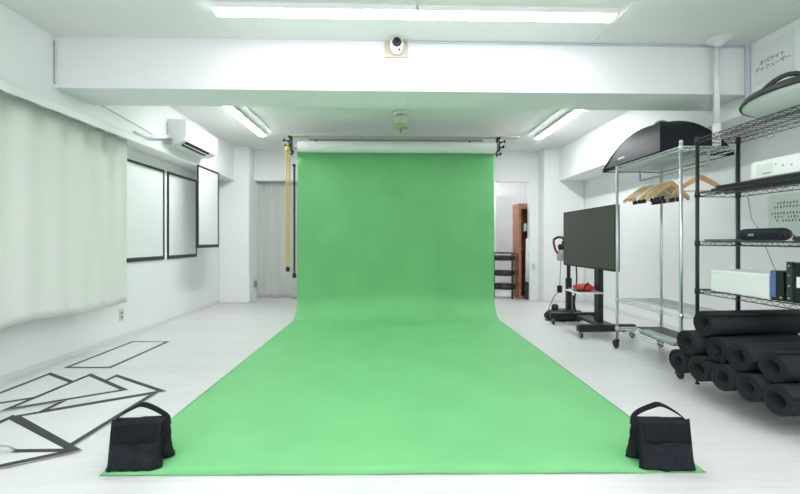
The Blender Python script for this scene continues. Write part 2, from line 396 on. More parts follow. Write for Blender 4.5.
def sandbag(cx, cy, w, h, side, label, seed):
    """front pouch at cy, rear pouch behind; side = direction the rear pouch shows"""
    t = thing('sandbag', label, 'sandbag', (cx, cy, 0.006), 'black sandbags on the backdrop corners')
    B = 0.0
    f = MB(); surf = [pouch(f, cx, cy, w, h, 0.085, 0.035, seed)]; o1 = f.build('pouch', M['bag'], t)
    r = MB(); pouch(r, cx+side*0.010, cy+0.105, w, h-0.005, 0.085, -0.045, seed+9); o2 = r.build('pouch', M['bag'], t)
    # top saddle panel joining both pouches
    s = MB(); s.slab(lambda u, v: Vector((cx+(u-0.5)*(w-0.02)+side*0.006, cy+0.02+0.06*v, h-0.014+0.012*math.sin(PI*v)+0.003*noise.noise(Vector((u*5, v*2, seed))))), (0, 0, -0.006), 14, 6)
    s.build('saddle_panel', M['bag'], t)
    # pocket flap hugging the front face, its lower edge standing slightly off
    S = surf[0]
    def fl(u, v):
        p = S(0.06+0.88*u, 0.60+0.34*v); return p+Vector((0, -0.0015-0.005*(1-v)**3, 0.004*math.sin(u*5+seed)*(1-v)))
    MB().slab(fl, (0, -0.003, 0), 16, 8).build('pocket_flap', M['webbing'], t)
    def fl2(u, v):
        p = S(0.30+0.62*u, 0.575+0.03*v); return p+Vector((0, -0.0005, 0))
    MB().slab(fl2, (0, -0.003, 0), 12, 2).build('pocket_edge', M['slot'], t)
    # piping along edges of the front pouch
    p = MB()
    for sx in (-1, 1): p.tube([(cx+sx*(w/2-0.006), cy-0.003+0.035*z/h, z) for z in [0.012+i*(h-0.02)/8 for i in range(9)]], 0.0045, 6)
    p.tube([(cx-w/2+0.008, cy-0.004, 0.006), (cx+w/2-0.008, cy-0.004, 0.006)], 0.0045, 6)
    p.build('piping', M['webbing'], t)
    # handle strap
    pts = []
    A = w/2-0.004
    path = [(-A, h-0.05, 0), (-A+0.004, h-0.01, 0), (-A*0.72, h+0.022, 0), (-A*0.25, h+0.050, 0), (0.0, h+0.060, 0), (A*0.3, h+0.048, 0), (A*0.72, h+0.018, 0), (A-0.002, h-0.012, 0), (A+0.002, h-0.05, 0)]
    n = len(path)
    def sp(i):
        i = max(0, min(n-1.0001, i)); k = int(i); f_ = i-k
        P = [Vector(path[max(0, min(n-1, k+d))]) for d in (-1, 0, 1, 2)]
        return 0.5*((2*P[1])+(-P[0]+P[2])*f_+(2*P[0]-5*P[1]+4*P[2]-P[3])*f_*f_+(-P[0]+3*P[1]-3*P[2]+P[3])*f_**3)
    def hp(u, v):
        q = sp(u*(n-1)); yc = cy+0.035+(0.04*(u if side > 0 else 1-u))
        tw = 0.6*math.sin(PI*u)*0.5
        wd = 0.029
        return Vector((cx+q.x+side*0.004, yc+(v-0.5)*wd, q.y+(v-0.5)*wd*tw))
    h1 = MB().slab(hp, (0, 0, -0.004), 32, 3); h1.build('handle_strap', M['webbing'], t)
    return t
s1 = sandbag(-1.176, 1.880, 0.240, 0.222, 1, 'black nylon sandbag on the front left corner of the green paper', 1.7)
s1.rotation_euler.z = math.radians(3)
s2 = sandbag(1.285, 1.815, 0.245, 0.222, -1, 'black nylon sandbag on the front right corner of the green paper', 5.2)
s2.rotation_euler.z = math.radians(-5)

# ------------------------------------------------------------------ taped sheets on the floor
def poly_inset(P, d):
    n = len(P); out = []
    cxy = sum((Vector(p) for p in P), Vector((0, 0)))/n
    for i in range(n):
        p0, p1, p2 = Vector(P[i-1]), Vector(P[i]), Vector(P[(i+1) % n])
        e1 = (p1-p0).normalized(); e2 = (p2-p1).normalized()
        n1 = Vector((-e1.y, e1.x)); n2 = Vector((-e2.y, e2.x))
        if n1.dot(cxy-p1) < 0: n1 = -n1
        if n2.dot(cxy-p1) < 0: n2 = -n2
        b = (n1+n2).normalized(); out.append(p1+b*d/max(0.2, b.dot(n1)))
    return out
def floor_sheet(P, z, label, bw=0.034, th=0.002):
    c = sum((Vector(p) for p in P), Vector((0, 0)))/len(P)
    t = thing('diffusion_sheet', label, 'diffusion sheet', (c.x, c.y, z), 'black edged white sheets on the floor')
    n = len(P); m = MB()
    vs = [(p[0], p[1], z) for p in P]+[(p[0], p[1], z+th) for p in P]
    m.add(vs, [tuple(range(n)), tuple(range(n, 2*n))]+[(i, (i+1) % n, n+(i+1) % n, n+i) for i in range(n)])
    m.build('sheet', M['sheet'], t)
    I = poly_inset(P, bw); b = MB(); z0 = z+th; z1 = z0+0.0008
    O = [Vector(p) for p in P]
    vs = [(p[0], p[1], zz) for zz in (z0, z1) for p in O]+[(p[0], p[1], zz) for zz in (z0, z1) for p in I]
    fs = []
    for i in range(n):
        j = (i+1) % n
        fs += [(n+i, n+j, 3*n+j, 3*n+i), (i, j, 2*n+j, 2*n+i), (i, j, n+j, n+i), (2*n+i, 2*n+j, 3*n+j, 3*n+i)]
    b.add(vs, fs); b.build('tape_border', M['tape'], t)
    return t
floor_sheet([(-2.705, 3.40), (-2.31, 3.385), (-2.305, 4.27), (-2.70, 4.285)], 0, 'long rectangular black-edged sheet lying on the floor along the left wall', 0.03)
floor_sheet([(-2.714, 3.285), (-2.10, 2.915), (-2.714, 2.545)], 0, 'triangular black-edged sheet on the floor nearest the left wall')
floor_sheet([(-2.145, 3.215), (-1.56, 2.85), (-2.16, 2.50)], 0.0030, 'triangular black-edged sheet pointing right, just behind the left sandbag')
floor_sheet([(-1.60, 2.835), (-2.265, 2.455), (-1.62, 2.06)], 0.0060, 'triangular black-edged sheet pointing left, beside the left sandbag')
floor_sheet([(-2.36, 3.235), (-1.835, 2.872), (-2.40, 2.53)], 0.0060, 'triangular black-edged sheet lying on top in the middle of the overlapping sheets')
floor_sheet([(-2.262, 2.47), (-1.535, 2.045), (-2.265, 1.62)], 0.0090, 'nearest and largest triangular black-edged sheet on the floor', 0.037)
# loose strip with curled end on the nearest sheet
lt = thing('tape_strip', 'loose black tape strip with a curled grey end on the nearest floor sheet', 'tape', (-1.72, 2.04, 0.0122))
MB().box(-1.865, -1.575, 2.028, 2.058, 0.0122, 0.0132).build('strip', M['tape'], lt)
MB().slab(lambda u, v: Vector((-1.865-0.10*u, 2.028+0.03*v-0.05*u, 0.0125+0.035*math.sin(u*PI*0.9))), (0, 0, 0.001), 8, 2).build('curled_end', M['alum'], lt)

# ------------------------------------------------------------------ framed panels on the left wall
def wall_panel(x, y0, y1, z0, z1, label, bw=0.026, tilt=0):
    t = thing('framed_panel', label, 'panel', (x, (y0+y1)/2, z0), 'black framed white panels on the left wall')
    MB().box(x-0.006, x, y0, y1, z0, z1).build('panel', M['plastic_w'], t)
    f = MB()
    f.box(x-0.008, x+0.006, y0, y1, z0-0.008, z0+bw+0.012); f.box(x-0.008, x+0.006, y0, y1, z1-bw, z1)
    f.box(x-0.008, x+0.006, y0, y0+bw, z0+bw+0.012, z1-bw); f.box(x-0.008, x+0.006, y1-bw, y1, z0+bw+0.012, z1-bw)
    f.build('frame', M['tape'], t)
    t.rotation_euler.x = tilt
    return t
wall_panel(XLW+0.009, 4.38, 5.19, 0.83, 1.96, 'black-framed white panel on the left wall right next to the curtain')
wall_panel(XLW+0.009, 5.27, 6.05, 0.83, 1.96, 'middle black-framed white panel on the left wall below the air conditioner')
wall_panel(XL+0.010, 5.53, 6.20, 0.97, 2.10, 'highest and farthest black-framed white panel on the left wall', 0.024)

# ------------------------------------------------------------------ left curtain, pelmet, cables, AC
def curtain_sheet(axis, a0, a1, pos, z0, z1, folds, amp, seed, hem=0.0):
    amp = amp*0.5
    rnd = random.Random(seed); ph = [rnd.uniform(-1, 1) for _ in range(40)]
    def f(u, v):
        s = a0+(a1-a0)*u
        k = u*folds
        wob = math.sin(2*PI*k+1.3*math.sin(u*11+seed))*amp*(0.75+0.35*v) + amp*0.6*noise.noise(Vector((u*folds*0.9, v*1.5, seed)))
        z = z0+(z1-z0)*v + (1-v)*hem*noise.noise(Vector((u*5, 0, seed)))
        p = pos+wob
        return Vector((p, s, z)) if axis == 'y' else Vector((s, p, z))
    return f
ct = thing('curtain', 'long pale grey-green curtain covering the left window', 'curtain', (-2.68, 2.7, 0.44))
MB().slab(curtain_sheet('y', 0.6, 4.13, -2.665, 0.435, 2.085, 15, 0.026, 2.0, 0.07), (0.003, 0, 0), 330, 24).build('curtain_fabric', M['curtain'], ct)
for i in range(24): 
    pass
pm = thing('curtain_rail', 'white curtain pelmet rail along the top of the left curtain', 'curtain rail', (-2.56, 2.3, 2.04))
MB().box(-2.62, -2.50, -1.0, 4.20, 2.092, 2.112, bev=0.004).build('top_board', M['trim'], pm)
MB().box(-2.512, -2.497, -1.0, 4.20, 2.035, 2.092).build('fascia', M['trim'], pm)
MB().box(-2.60, -2.58, -1.0, 3.98, 2.07, 2.088).build('track', M['alum'], pm)

cb = MB(); cb.tube([(XL+0.006, 3.195, 2.62), (XL+0.006, 3.195, 2.292), (XL+0.006, 3.7, 2.292), (XL+0.006, 4.55, 2.235)], 0.004, 6)
tag(cb.build('wall_cable', M['greymetal']), 'thin grey cable running down the beam corner and along the upper left wall', 'cable')

ac = thing('air_conditioner', 'white wall-mounted air conditioner high on the left wall', 'air conditioner', (XL, 5.2, 2.2))
a = MB(); pr = [(0.0, 0.0), (0.13, 0.0), (0.205, 0.045), (0.222, 0.10), (0.222, 0.27), (0.20, 0.295), (0.0, 0.295)]
n = len(pr); vs = [(XL+x, y, 2.205+z) for y in (4.80, 5.645) for x, z in pr]
a.add(vs, [tuple(range(n)), tuple(range(2*n-1, n-1, -1))]+[(i, i+n, (i+1) % n+n, (i+1) % n) for i in range(n)])
a.build('casing', M['plastic_w'], ac)
MB().box(XL+0.2215, XL+0.2245, 4.805, 5.64, 2.31, 2.475).build('front_cover', M['plastic_w'], ac)
v_ = MB(); mt = Matrix.Translation((XL+0.168, 0, 2.222)) @ Matrix.Rotation(math.radians(-31), 4, 'Y')
MB().box(-0.040, 0.040, 4.86, 5.46, -0.006, 0.003, mtx=mt).build('air_outlet', M['slot'], ac)
MB().box(-0.008, 0.004, 4.85, 5.47, -0.010, -0.002, mtx=mt).build('louvre', M['plastic_w'], ac)
dp = MB(); dp.tube([(XL+0.035, 4.80, 2.27), (XL+0.035, 4.70, 2.265), (XL+0.04, 4.55, 2.22), (XL+0.045, 4.30, 2.165), (XL+0.045, 4.12, 2.145)], 0.026, 12)
dp.build('pipe_cover', M['trim'], ac)
MB().tube([(XL+0.012, 4.775, 2.28), (XL+0.012, 4.775, 2.46)], 0.004, 6).build('power_cable', M['greymetal'], ac)
for z in (2.20, 2.25):
    MB().box(XL, XL+0.07, 4.70, 4.79, z, z+0.012).build('bracket', M['alum'], ac)

def outlet(name, label, c, axis, cat='outlet', mat='cream', w=0.035, h=0.06):
    t = thing(name, label, cat, c)
    x, y, z = c
    if axis == 'x':
        MB().box(x, x+0.008, y-w, y+w, z-h, z+h, bev=0.003).build('cover_plate', M[mat], t)
        for dz in (-0.022, 0.022): MB().box(x+0.008, x+0.010, y-0.016, y+0.016, z+dz-0.013, z+dz+0.013).build('socket', M['greyink'], t)
    else:
        MB().box(x-w, x+w, y-0.008, y, z-h, z+h, bev=0.003).build('cover_plate', M[mat], t)
        for dz in (-0.022, 0.022): MB().box(x-0.012, x+0.012, y-0.010, y-0.008, z+dz-0.012, z+dz+0.012).build('socket', M['greyink'] , t)
    return t
outlet('wall_outlet', 'small cream double outlet low on the left wall below the curtain end', (XLW, 4.38, 0.262), 'x', mat='cream')
outlet('wall_outlet', 'grey outlet on the back pillar beside the grey curtain', (-2.345, YB, 0.30), 'y', mat='grey_plastic', w=0.03)
outlet('light_switch', 'white switch plate on the back wall right of the doorway', (2.585, YB, 0.60), 'y', 'switch', 'trim')

# ------------------------------------------------------------------ beam devices
bb = tag(MB().box(-0.035, 0.150, 3.195, 3.21, 2.525, 2.652, bev=0.002).build('mounting_board', M['beige']), 'small square beige board fixed to the middle of the ceiling beam', 'board')
cm = thing('security_camera', 'white security camera with dark round lens on the beige board', 'camera', (0.062, 3.19, 2.58))
c = MB(); mt = Matrix.Scale(1.28, 4, (0, 0, 1))
c.lathe([(0.035, 0), (0.050, 0.008), (0.056, 0.022), (0.052, 0.040), (0.040, 0.050)], (0.062, 3.195, 2.607), 28, mtx=Matrix.Diagonal((1.0, 1, 1.32, 1)), axis='y')
c.build('camera_body', M['plastic_w'], cm)
MB().lathe([(0.037, 0), (0.037, 0.004), (0.030, 0.010), (0.01, 0.012)], (0.062, 3.146, 2.622), 24, axis='y').build('lens', M['blk_plastic'], cm)
MB().tube([(0.085, 3.15, 2.56), (0.142, 3.165, 2.632)], 0.0035, 6).build('antenna', M['greymetal'], cm)
MB().lathe([(0.008, 0), (0.008, 0.006)], (0.080, 3.147, 2.562), 10, axis='y').build('indicator', M['ink'], cm)
wc = MB(); wc.tube([(0.150, 3.204, 2.62), (0.152, 3.204, 2.262), (0.152, 3.22, 2.2545), (0.152, 3.61, 2.2545), (0.152, 3.625, 2.27), (0.152, 3.626, 2.65), (0.152, 3.70, 2.655), (0.152, 4.93, 2.655)], 0.0035, 6)
tag(wc.build('ceiling_cable', M['trim']), 'thin white cable dropping from the security camera over the beam to the ceiling detector', 'cable')
MB  # noqa
dt = thing('smoke_detector', 'pale yellow-green round detector hanging from the rear ceiling', 'detector', (0.15, 5.0, CZ))
MB().lathe([(0.085, -0.03), (0.095, -0.02), (0.095, 0)], (0.15, 5.0, CZ), 28).build('base', M['trim'], dt)
MB().lathe([(0.06, -0.15), (0.075, -0.14), (0.078, -0.05), (0.05, -0.03)], (0.15, 5.0, CZ), 28).build('body', M['cream'], dt)
MB().lathe([(0.085, -0.19), (0.118, -0.182), (0.118, -0.168), (0.075, -0.15)], (0.15, 5.0, CZ), 28).build('lower_ring', M['olive'], dt)
MB().lathe([(0.006, -0.245), (0.014, -0.238), (0.010, -0.19)], (0.15, 5.0, CZ), 12).build('sensor_tip', M['greyink'], dt)

cd = MB(); cd.box(0.16, 2.94, 3.196, 3.21, 2.644, 2.656); cd.box(2.915, 2.945, 3.18, 3.21, 2.13, 2.656, bev=0.004)
cd.lathe([(0.014, 0), (0.014, 0.01)], (2.93, 3.18, 2.135), 12, axis='y')
tag(cd.build('cable_conduit', M['bluegrey']), 'pale blue-grey cable duct running along the beam top and down its right corner', 'conduit')

tp = thing('tension_pole', 'white tension pole pressed against the ceiling in front of the beam right end', 'pole', (2.63, 3.15, 1.81))
MB().tube([(2.63, 3.14, 1.97), (2.63, 3.14, 2.61)], 0.021, 18).build('upper_tube', M['trim'], tp)
MB().tube([(2.63, 3.14, 1.826), (2.63, 3.14, 2.0)], 0.029, 18).build('lower_tube', M['plastic_w'], tp)
MB().lathe([(0.022, -0.055), (0.032, -0.042), (0.055, -0.022), (0.09, -0.014), (0.096, 0)], (2.63, 3.112, CZ), 28, mtx=Matrix.Diagonal((1, 0.9, 1, 1))).build('ceiling_plate', M['trim'], tp)

# ------------------------------------------------------------------ wall signs
sg = thing('wall_sign', 'white paper sign with two lines of Japanese lettering high on the right wall', 'sign', (XR-0.002, 3.05, 2.30))
MB().box(XR-0.003, XR-0.0005, 2.83, 3.15, 2.30, 2.60).build('sign_sheet', M['white_paper'], sg)
def rightwall(x, y, z, rx=0): # text on a wall whose normal is -X: reads towards -Y
    return Matrix(((0, 0, -1, x), (-1, 0, 0, y), (0, 1, 0, z), (0, 0, 0, 1)))
text_part('オパライト', 0.042, rightwall(XR-0.0035, 3.105, 2.452), M['ink'], 'lettering', sg)
text_part('ディフューザー', 0.041, rightwall(XR-0.0035, 3.14, 2.405), M['ink'], 'lettering', sg)
nt_ = thing('wall_notice', 'pale green notice with rows of dark writing on the wall behind the black shelves', 'notice', (XRW-0.002, 3.3, 1.13))
MB().box(XRW-0.003, XRW-0.0005, 3.02, 3.48, 1.10, 1.46).build('notice_sheet', M['notice'], nt_)
def glyph_line(y0, n, z, size, seed):
    """a row of small brush-stroke characters, too small in the photo to read"""
    r = random.Random(seed); m = MB(); y = y0
    for i in range(n):
        if r.random() < 0.1: y -= size*1.05; continue
        for k in range(5):
            hz = k % 2 == 0
            a = y-r.uniform(0.05, 0.35)*size; b = z+r.uniform(0.1, 0.85)*size
            if hz: m.box(XRW-0.0042, XRW-0.003, a-size*r.uniform(0.3, 0.5), a, b, b+size*0.13)
            else: m.box(XRW-0.0042, XRW-0.003, a-size*0.13, a, z+size*0.1, z+size*r.uniform(0.5, 0.9))
        y -= size*1.05
    return m
for y0, n, z, sd in ((3.40, 8, 1.372, 1), (3.43, 9, 1.340, 2), (3.455, 11, 1.284, 3), (3.42, 9, 1.252, 4), (3.41, 9, 1.220, 5)):
    glyph_line(y0, n, z, 0.026, sd).build('lettering', M['ink'], nt_)

# ------------------------------------------------------------------ wire racks
def wire_shelf(x0, x1, y0, y1, z, wr=0.0032, drop=0.028, pitch=0.026, ladder=0.05):
    m = MB()
    for zz in (z, z-drop):
        for a, b in (((x0, y0), (x1, y0)), ((x1, y0), (x1, y1)), ((x1, y1), (x0, y1)), ((x0, y1), (x0, y0))):
            m.tube([(*a, zz), (*b, zz)], wr, 6)
    def zig(a, b, n):
        pts = []
        for i in range(2*n+1):
            f = i/(2*n); pts.append((a[0]+(b[0]-a[0])*f, a[1]+(b[1]-a[1])*f, z if i % 2 == 0 else z-drop))
        m.tube(pts, wr*0.75, 4)
    nx = max(2, int((x1-x0)/ladder)); ny = max(2, int((y1-y0)/ladder))
    zig((x0, y0), (x0, y1), ny); zig((x1, y0), (x1, y1), ny); zig((x0, y0), (x1, y0), nx); zig((x0, y1), (x1, y1), nx)
    n = int((y1-y0)/pitch)
    for i in range(1, n):
        y = y0+(y1-y0)*i/n; m.tube([(x0, y, z+0.002), (x1, y, z+0.002)], wr*0.55, 4)
    for k in (1, 2):
        x = x0+(x1-x0)*k/3; m.tube([(x, y0, z-0.004), (x, y1, z-0.004)], wr, 5)
    return m
BX0, BX1, BY0, BY1 = 2.282, 2.592, 1.70, 2.90
rk = thing('wire_rack', 'tall black wire shelving unit at the right holding rolled mats', 'shelving unit', ((BX0+BX1)/2, (BY0+BY1)/2, 0))
for z in (0.122, 0.700, 1.053, 1.412, 1.812):
    wire_shelf(BX0, BX1, BY0, BY1, z, wr=0.003, pitch=0.042, ladder=0.07).build('wire_shelf', M['blk_metal'], rk)
for x in (BX0, BX1):
    for y in (BY0, BY1):
        p = MB().tube([(x, y, 0.02), (x, y, 1.83)], 0.0127, 14)
        for z in (0.122, 0.700, 1.053, 1.412, 1.812): p.lathe([(0.0128, -0.034), (0.0185, -0.032), (0.0165, 0.006), (0.0128, 0.008)], (x, y, z), 14)
        po = p.build('post', M['blk_metal'], rk)
        MB().lathe([(0.017, 0), (0.017, 0.006), (0.008, 0.012), (0.008, 0.025)], (x, y, 0), 12).build('levelling_foot', M['rubber'], rk)
CX0, CX1, CY0, CY1 = 2.255, 2.70, 3.03, 3.895
ck = thing('wire_rack', 'chrome wire rack on casters with a hanging rail, beside the large screen', 'shelving unit', ((CX0+CX1)/2, (CY0+CY1)/2, 0))
for z in (0.205, 0.487, 1.79):
    wire_shelf(CX0, CX1, CY0, CY1, z, wr=0.0032, pitch=0.034, ladder=0.07).build('wire_shelf', M['chrome'], ck)
for x in (CX0, CX1):
    for y in (CY0, CY1):
        p = MB().tube([(x, y, 0.085), (x, y, 1.815 if y == CY0 else 1.795)], 0.0125, 14)
        if y == CY0: p.lathe([(0.0135, 0), (0.014, 0.02), (0.010, 0.026)], (x, y, 1.81), 14)
        for z in (0.205, 0.487, 1.79): p.lathe([(0.0127, -0.032), (0.017, -0.030), (0.016, 0.006), (0.0127, 0.008)], (x, y, z), 14)
        p.build('post', M['chrome'], ck)
        c = MB(); c.box(x-0.017, x+0.017, y-0.02, y+0.02, 0.070, 0.086, bev=0.003)
        sx, sy = x-0.022, y-0.020
        for q in (-1, 1): c.box(sx-0.018 if q < 0 else sx+0.012, sx-0.012 if q < 0 else sx+0.018, sy-0.022, sy+0.030, 0.03, 0.075)
        c.box(sx-0.018, sx+0.02, sy-0.01, sy+0.030, 0.066, 0.076)
        co = c.build('caster', M['rubber'], ck)
        MB().lathe([(0.01, -0.012), (0.030, -0.011), (0.032, 0), (0.030, 0.011), (0.01, 0.012)], (sx, sy, 0.032), 18, axis='x').build('wheel', M['rubber'], co)
hr = MB(); RX, RZ = 2.48, 1.651
hr.tube([(RX, CY0+0.01, RZ+0.05), (RX, CY0+0.012, RZ), (RX, CY1-0.012, RZ), (RX, CY1-0.01, RZ+0.05)], 0.009, 10)
hr.tube([(RX, CY1-0.01, RZ+0.05), (RX, CY1-0.005, 1.76)], 0.009, 8); hr.tube([(RX, CY0+0.01, RZ+0.05), (RX, CY0+0.005, 1.76)], 0.009, 8)
hr.build('hanging_rail', M['greymetal'], ck)

# aluminium case and black board on the low chrome shelf
al = thing('metal_case', 'long flat aluminium case lying on the lowest chrome shelf', 'case', (2.38, 3.35, 0.209))
MB().box(2.295, 2.40, 3.17, 3.62, 0.2105, 0.243, bev=0.008).build('lid', M['alum'], al)
MB().box(2.30, 2.395, 3.175, 3.615, 0.2085, 0.211).build('base', M['blk_plastic'], al)
MB().box(2.289, 2.296, 3.34, 3.42, 0.222, 0.234, bev=0.002).build('handle', M['chrome'], al)
bk = MB().box(2.43, 2.68, 3.25, 3.86, 0.2085, 0.216, bev=0.002)
tag(bk.build('black_board', M['blk_plastic']), 'thin black board lying on the lowest chrome shelf behind the metal case', 'board')

# ------------------------------------------------------------------ hangers
def make_hanger(name, label, mat, clips=True):
    """local: hook centre at origin, body hangs below in the XZ plane"""
    t = thing(name, label, 'hanger', (0, 0, 0))
    top = []; bot = []
    for i in range(25):
        u = -1+2*i/24; x = 0.212*u
        zc = -0.085-0.125*abs(u)**1.2
        hgt = 0.016*(1-0.35*abs(u))+0.006
        top.append((x, zc+hgt)); bot.append((x, zc-hgt))
    m = MB(); m.prism(top+bot[::-1], Matrix.Identity(4), 0.014); m.build('body', mat, t)
    pts = [(0, 0, -0.075), (0, 0, -0.045)]
    for k in range(13):
        a = -PI/2-0.2+ (PI*1.35)*k/12; pts.append((0.020*math.cos(a)*1.0+0.0, 0, 0.006-0.0+0.020*math.sin(a)+0.0))
    # hook: open loop over the rail
    pts = [(0, 0, -0.085), (0, 0, -0.05), (0.004, 0, -0.036), (0.016, 0, -0.024), (0.0215, 0, -0.008), (0.019, 0, 0.004), (0.009, 0, 0.0115), (-0.003, 0, 0.0125), (-0.014, 0, 0.007), (-0.019, 0, -0.004)]
    MB().tube(pts, 0.0019, 6).build('hook', M['chrome'], t)
    if clips:
        MB().tube([(-0.15, 0, -0.175), (-0.15, 0, -0.205), (0.15, 0, -0.205), (0.15, 0, -0.175)], 0.002, 6).build('clip_bar', M['chrome'], t)
        for x in (-0.10, 0.10):
            c = MB(); c.box(x-0.014, x+0.014, -0.008, 0.008, -0.240, -0.200, bev=0.003); c.build('clip', M['blk_plastic'], t)
    else:
        MB().tube([(-0.185, 0, -0.195), (0.185, 0, -0.195)], 0.005, 8).build('trouser_bar', mat, t)
    return t
def hang(o, y, ang, label, group, dx=0):
    o.location = (RX+dx, y, RZ-0.001); o.rotation_euler = (0, 0, math.radians(ang)); o['label'] = label
    if group: o['group'] = group
h0 = make_hanger('coat_hanger', '', M['wood'])
GH = 'wooden clip hangers bunched on the chrome rack rail'
mid = 'pale wooden clip hanger in the middle of the bunch on the chrome rack rail'
ys = [3.83, 3.795, 3.755, 3.715, 3.675, 3.575, 3.535, 3.49, 3.45]
angs = [6, 1, 8, 12, 5, 9, 14, 10, 16]
for i, (y, an) in enumerate(zip(ys, angs)):
    o = h0 if i == 0 else copy_tree(h0)
    hang(o, y, an, 'farthest wooden clip hanger of the bunch, next to the rack end nearest the screen' if i == 0 else ('nearest wooden clip hanger at the front of the bunch on the rail' if i == len(ys)-1 else mid), GH)
hang(make_hanger('coat_hanger', '', M['plastic_w'], False), 3.625, 5, 'white hanger among the bunch of wooden hangers on the chrome rack rail', None)
hang(make_hanger('coat_hanger', '', M['wood_o'], False), 3.12, -4, 'orange wooden hanger hanging alone behind the black shelf post', None)

# ------------------------------------------------------------------ softbox on the chrome rack
sb = thing('softbox', 'large black rectangular softbox lying face down on the chrome rack', 'softbox', (2.62, 3.76, 1.797))
SX, SY, SH, SCX, SCY, SZ = 0.320, 0.455, 0.372, 2.650, 3.83, 1.80
def ring(f, z):
    pts = []; hx, hy = SX*f, SY*f
    hx = max(hx, 0.045*1.0); hy = max(hy, 0.045)
    seg = 10
    cs = [(-1, -1), (1, -1), (1, 1), (-1, 1)]
    for k in range(4):
        a = Vector(cs[k]); b = Vector(cs[(k+1) % 4])
        for i in range(seg):
            u = i/seg; p = a.lerp(b, u); bulge = 1-0.05*math.sin(PI*u)*(1 if f > 0.1 else 0)
            pts.append((SCX+p.x*hx*(bulge if abs(p.x) > 0.999 else 1), SCY+p.y*hy*(bulge if abs(p.y) > 0.999 else 1), z))
    return pts
def shell(rings):
    m = MB(); n = len(rings[0]); vs = [p for r in rings for p in r]; fs = []
    for i in range(len(rings)-1):
        for k in range(n):
            l = (k+1) % n; fs.append((i*n+k, i*n+l, (i+1)*n+l, (i+1)*n+k))
    m.add(vs, fs, False); return m
fs_ = [1-0.90*(i/12) for i in range(13)]
rings = [ring(f, SZ+0.03+SH*(1-f**2.5)) for f in fs_]
inner = [ring(f*0.985, SZ+0.028+(SH-0.012)*(1-f**2.5)) for f in fs_[::-1]]
m = shell(rings+inner); m.build('fabric_shell', M['cloth_blk'], sb)
lip = shell([ring(0.985, SZ+0.035), ring(1.012, SZ+0.035), ring(1.018, SZ), ring(0.96, SZ), ring(0.96, SZ+0.006), ring(0.985, SZ+0.03)]); lip.build('rim', M['webbing'], sb)
dfu = MB(); dfu.box(SCX-SX*0.955, SCX+SX*0.955, SCY-SY*0.955, SCY+SY*0.955, SZ+0.004, SZ+0.008); dfu.build('diffuser', M['diffcloth'], sb)
rg = MB()
for cx_, cy_ in ((-1, -1), (1, -1), (1, 1), (-1, 1)):
    rg.tube([(SCX+cx_*SX*f*1.004, SCY+cy_*SY*f*1.004, SZ+0.03+SH*(1-f**2.5)+0.002) for f in fs_], 0.0035, 6)
rg.build('rib', M['webbing'], sb)
MB().lathe([(0.05, 0), (0.055, 0.010), (0.045, 0.022), (0.035, 0.028)], (SCX, SCY, SZ+0.03+SH-0.004), 24).build('speed_ring', M['greymetal'], sb)
# brand tab on the aisle side panel
zz = SZ+0.03+SH*(1-0.97**2.5)
tb = Matrix.Translation((2.333, 3.96, SZ+0.090)) @ Matrix.Rotation(math.radians(16), 4, 'Y')
tb_o = MB().box(-0.006, 0.006, -0.055, 0.055, -0.010, 0.010, mtx=tb).build('brand_tab', M['white_paper'], sb)

# round softbox on the black rack
ob = thing('softbox', 'round softbox with white diffuser lying face down on the black rack', 'softbox', (2.45, 2.1, 1.82))
OC = (2.505, 2.12, 1.867); R = 0.45
MB().lathe([(R*1.0, -0.004), (R*1.005, 0.010), (R*0.96, 0.038), (R*0.80, 0.062), (R*0.55, 0.078), (R*0.3, 0.084), (0.07, 0.086), (0.065, 0.08), (R*0.3, 0.077), (R*0.55, 0.071), (R*0.78, 0.055), (R*0.94, 0.030)], OC, 48).build('fabric_shell', M['cloth_slate'], ob)
MB().lathe([(0.05, -0.049), (R*0.35, -0.046), (R*0.62, -0.038), (R*0.85, -0.022), (R*0.985, -0.003), (R*0.96, 0.008), (0.1, 0.01)], OC, 48).build('diffuser', M['diffcloth'], ob)
MB().lathe([(0.075, 0), (0.085, 0.015), (0.07, 0.05), (0.05, 0.055)], (OC[0], OC[1], OC[2]+0.083), 24).build('speed_ring', M['blk_metal'], ob)
sr = MB()
for s in (-1, 1):
    P = []
    for k in range(9):
        f = k/8; ax = OC[0]-0.36+0.20*f; ay = OC[1]+0.12-0.10*f; rr = math.hypot(ax-OC[0], ay-OC[1])/R
        P.append((ax, ay, OC[2]+0.084*(1-rr**4)+0.010+0.045*math.sin(PI*f)+0.004*s))
    sr.tube(P, 0.010, 8)
sr.build('carry_strap', M['blk_metal'], ob)

# ------------------------------------------------------------------ rolled mats
def mat_mesh(r0, r1, turns, L, th):
    n = int(turns*26); m = MB(); vs = []
    for i in range(n+1):
        f = i/n; a = 2*PI*turns*f; ro = r0+th+(r1-r0-th)*f; ri = ro-th
        for x in (0, L):
            xx = x+(0.006*math.sin(f*turns*1.7)*(1-f) if x == 0 else 0)
            vs.append((xx, ro*math.cos(a), ro*math.sin(a))); vs.append((xx, ri*math.cos(a), ri*math.sin(a)))
    fs = []; sm = []
    for i in range(n):
        a = i*4; b = a+4
        fs += [(a, b, b+2, a+2), (a+1, a+3, b+3, b+1), (a, a+1, b+1, b), (a+2, b+2, b+3, a+3)]
    fs += [(0, 2, 3, 1), (n*4, n*4+1, n*4+3, n*4+2)]
    m.add([Vector(v) for v in vs], fs, True)
    for k in range(len(m.f)):
        if k < 4*n and k % 4 >= 2: m.sm[k] = False
    return m
pr_ = 0.0866
variants = []
for j, (r0, tn) in enumerate(((0.028, 2.9), (0.036, 3.2), (0.032, 3.05))):
    mb = mat_mesh(r0, pr_, tn, 0.78, 0.0122)
    me_o = mb.build('yoga_mat', M['mat'])
    variants.append(me_o.data); bpy.data.objects.remove(me_o)
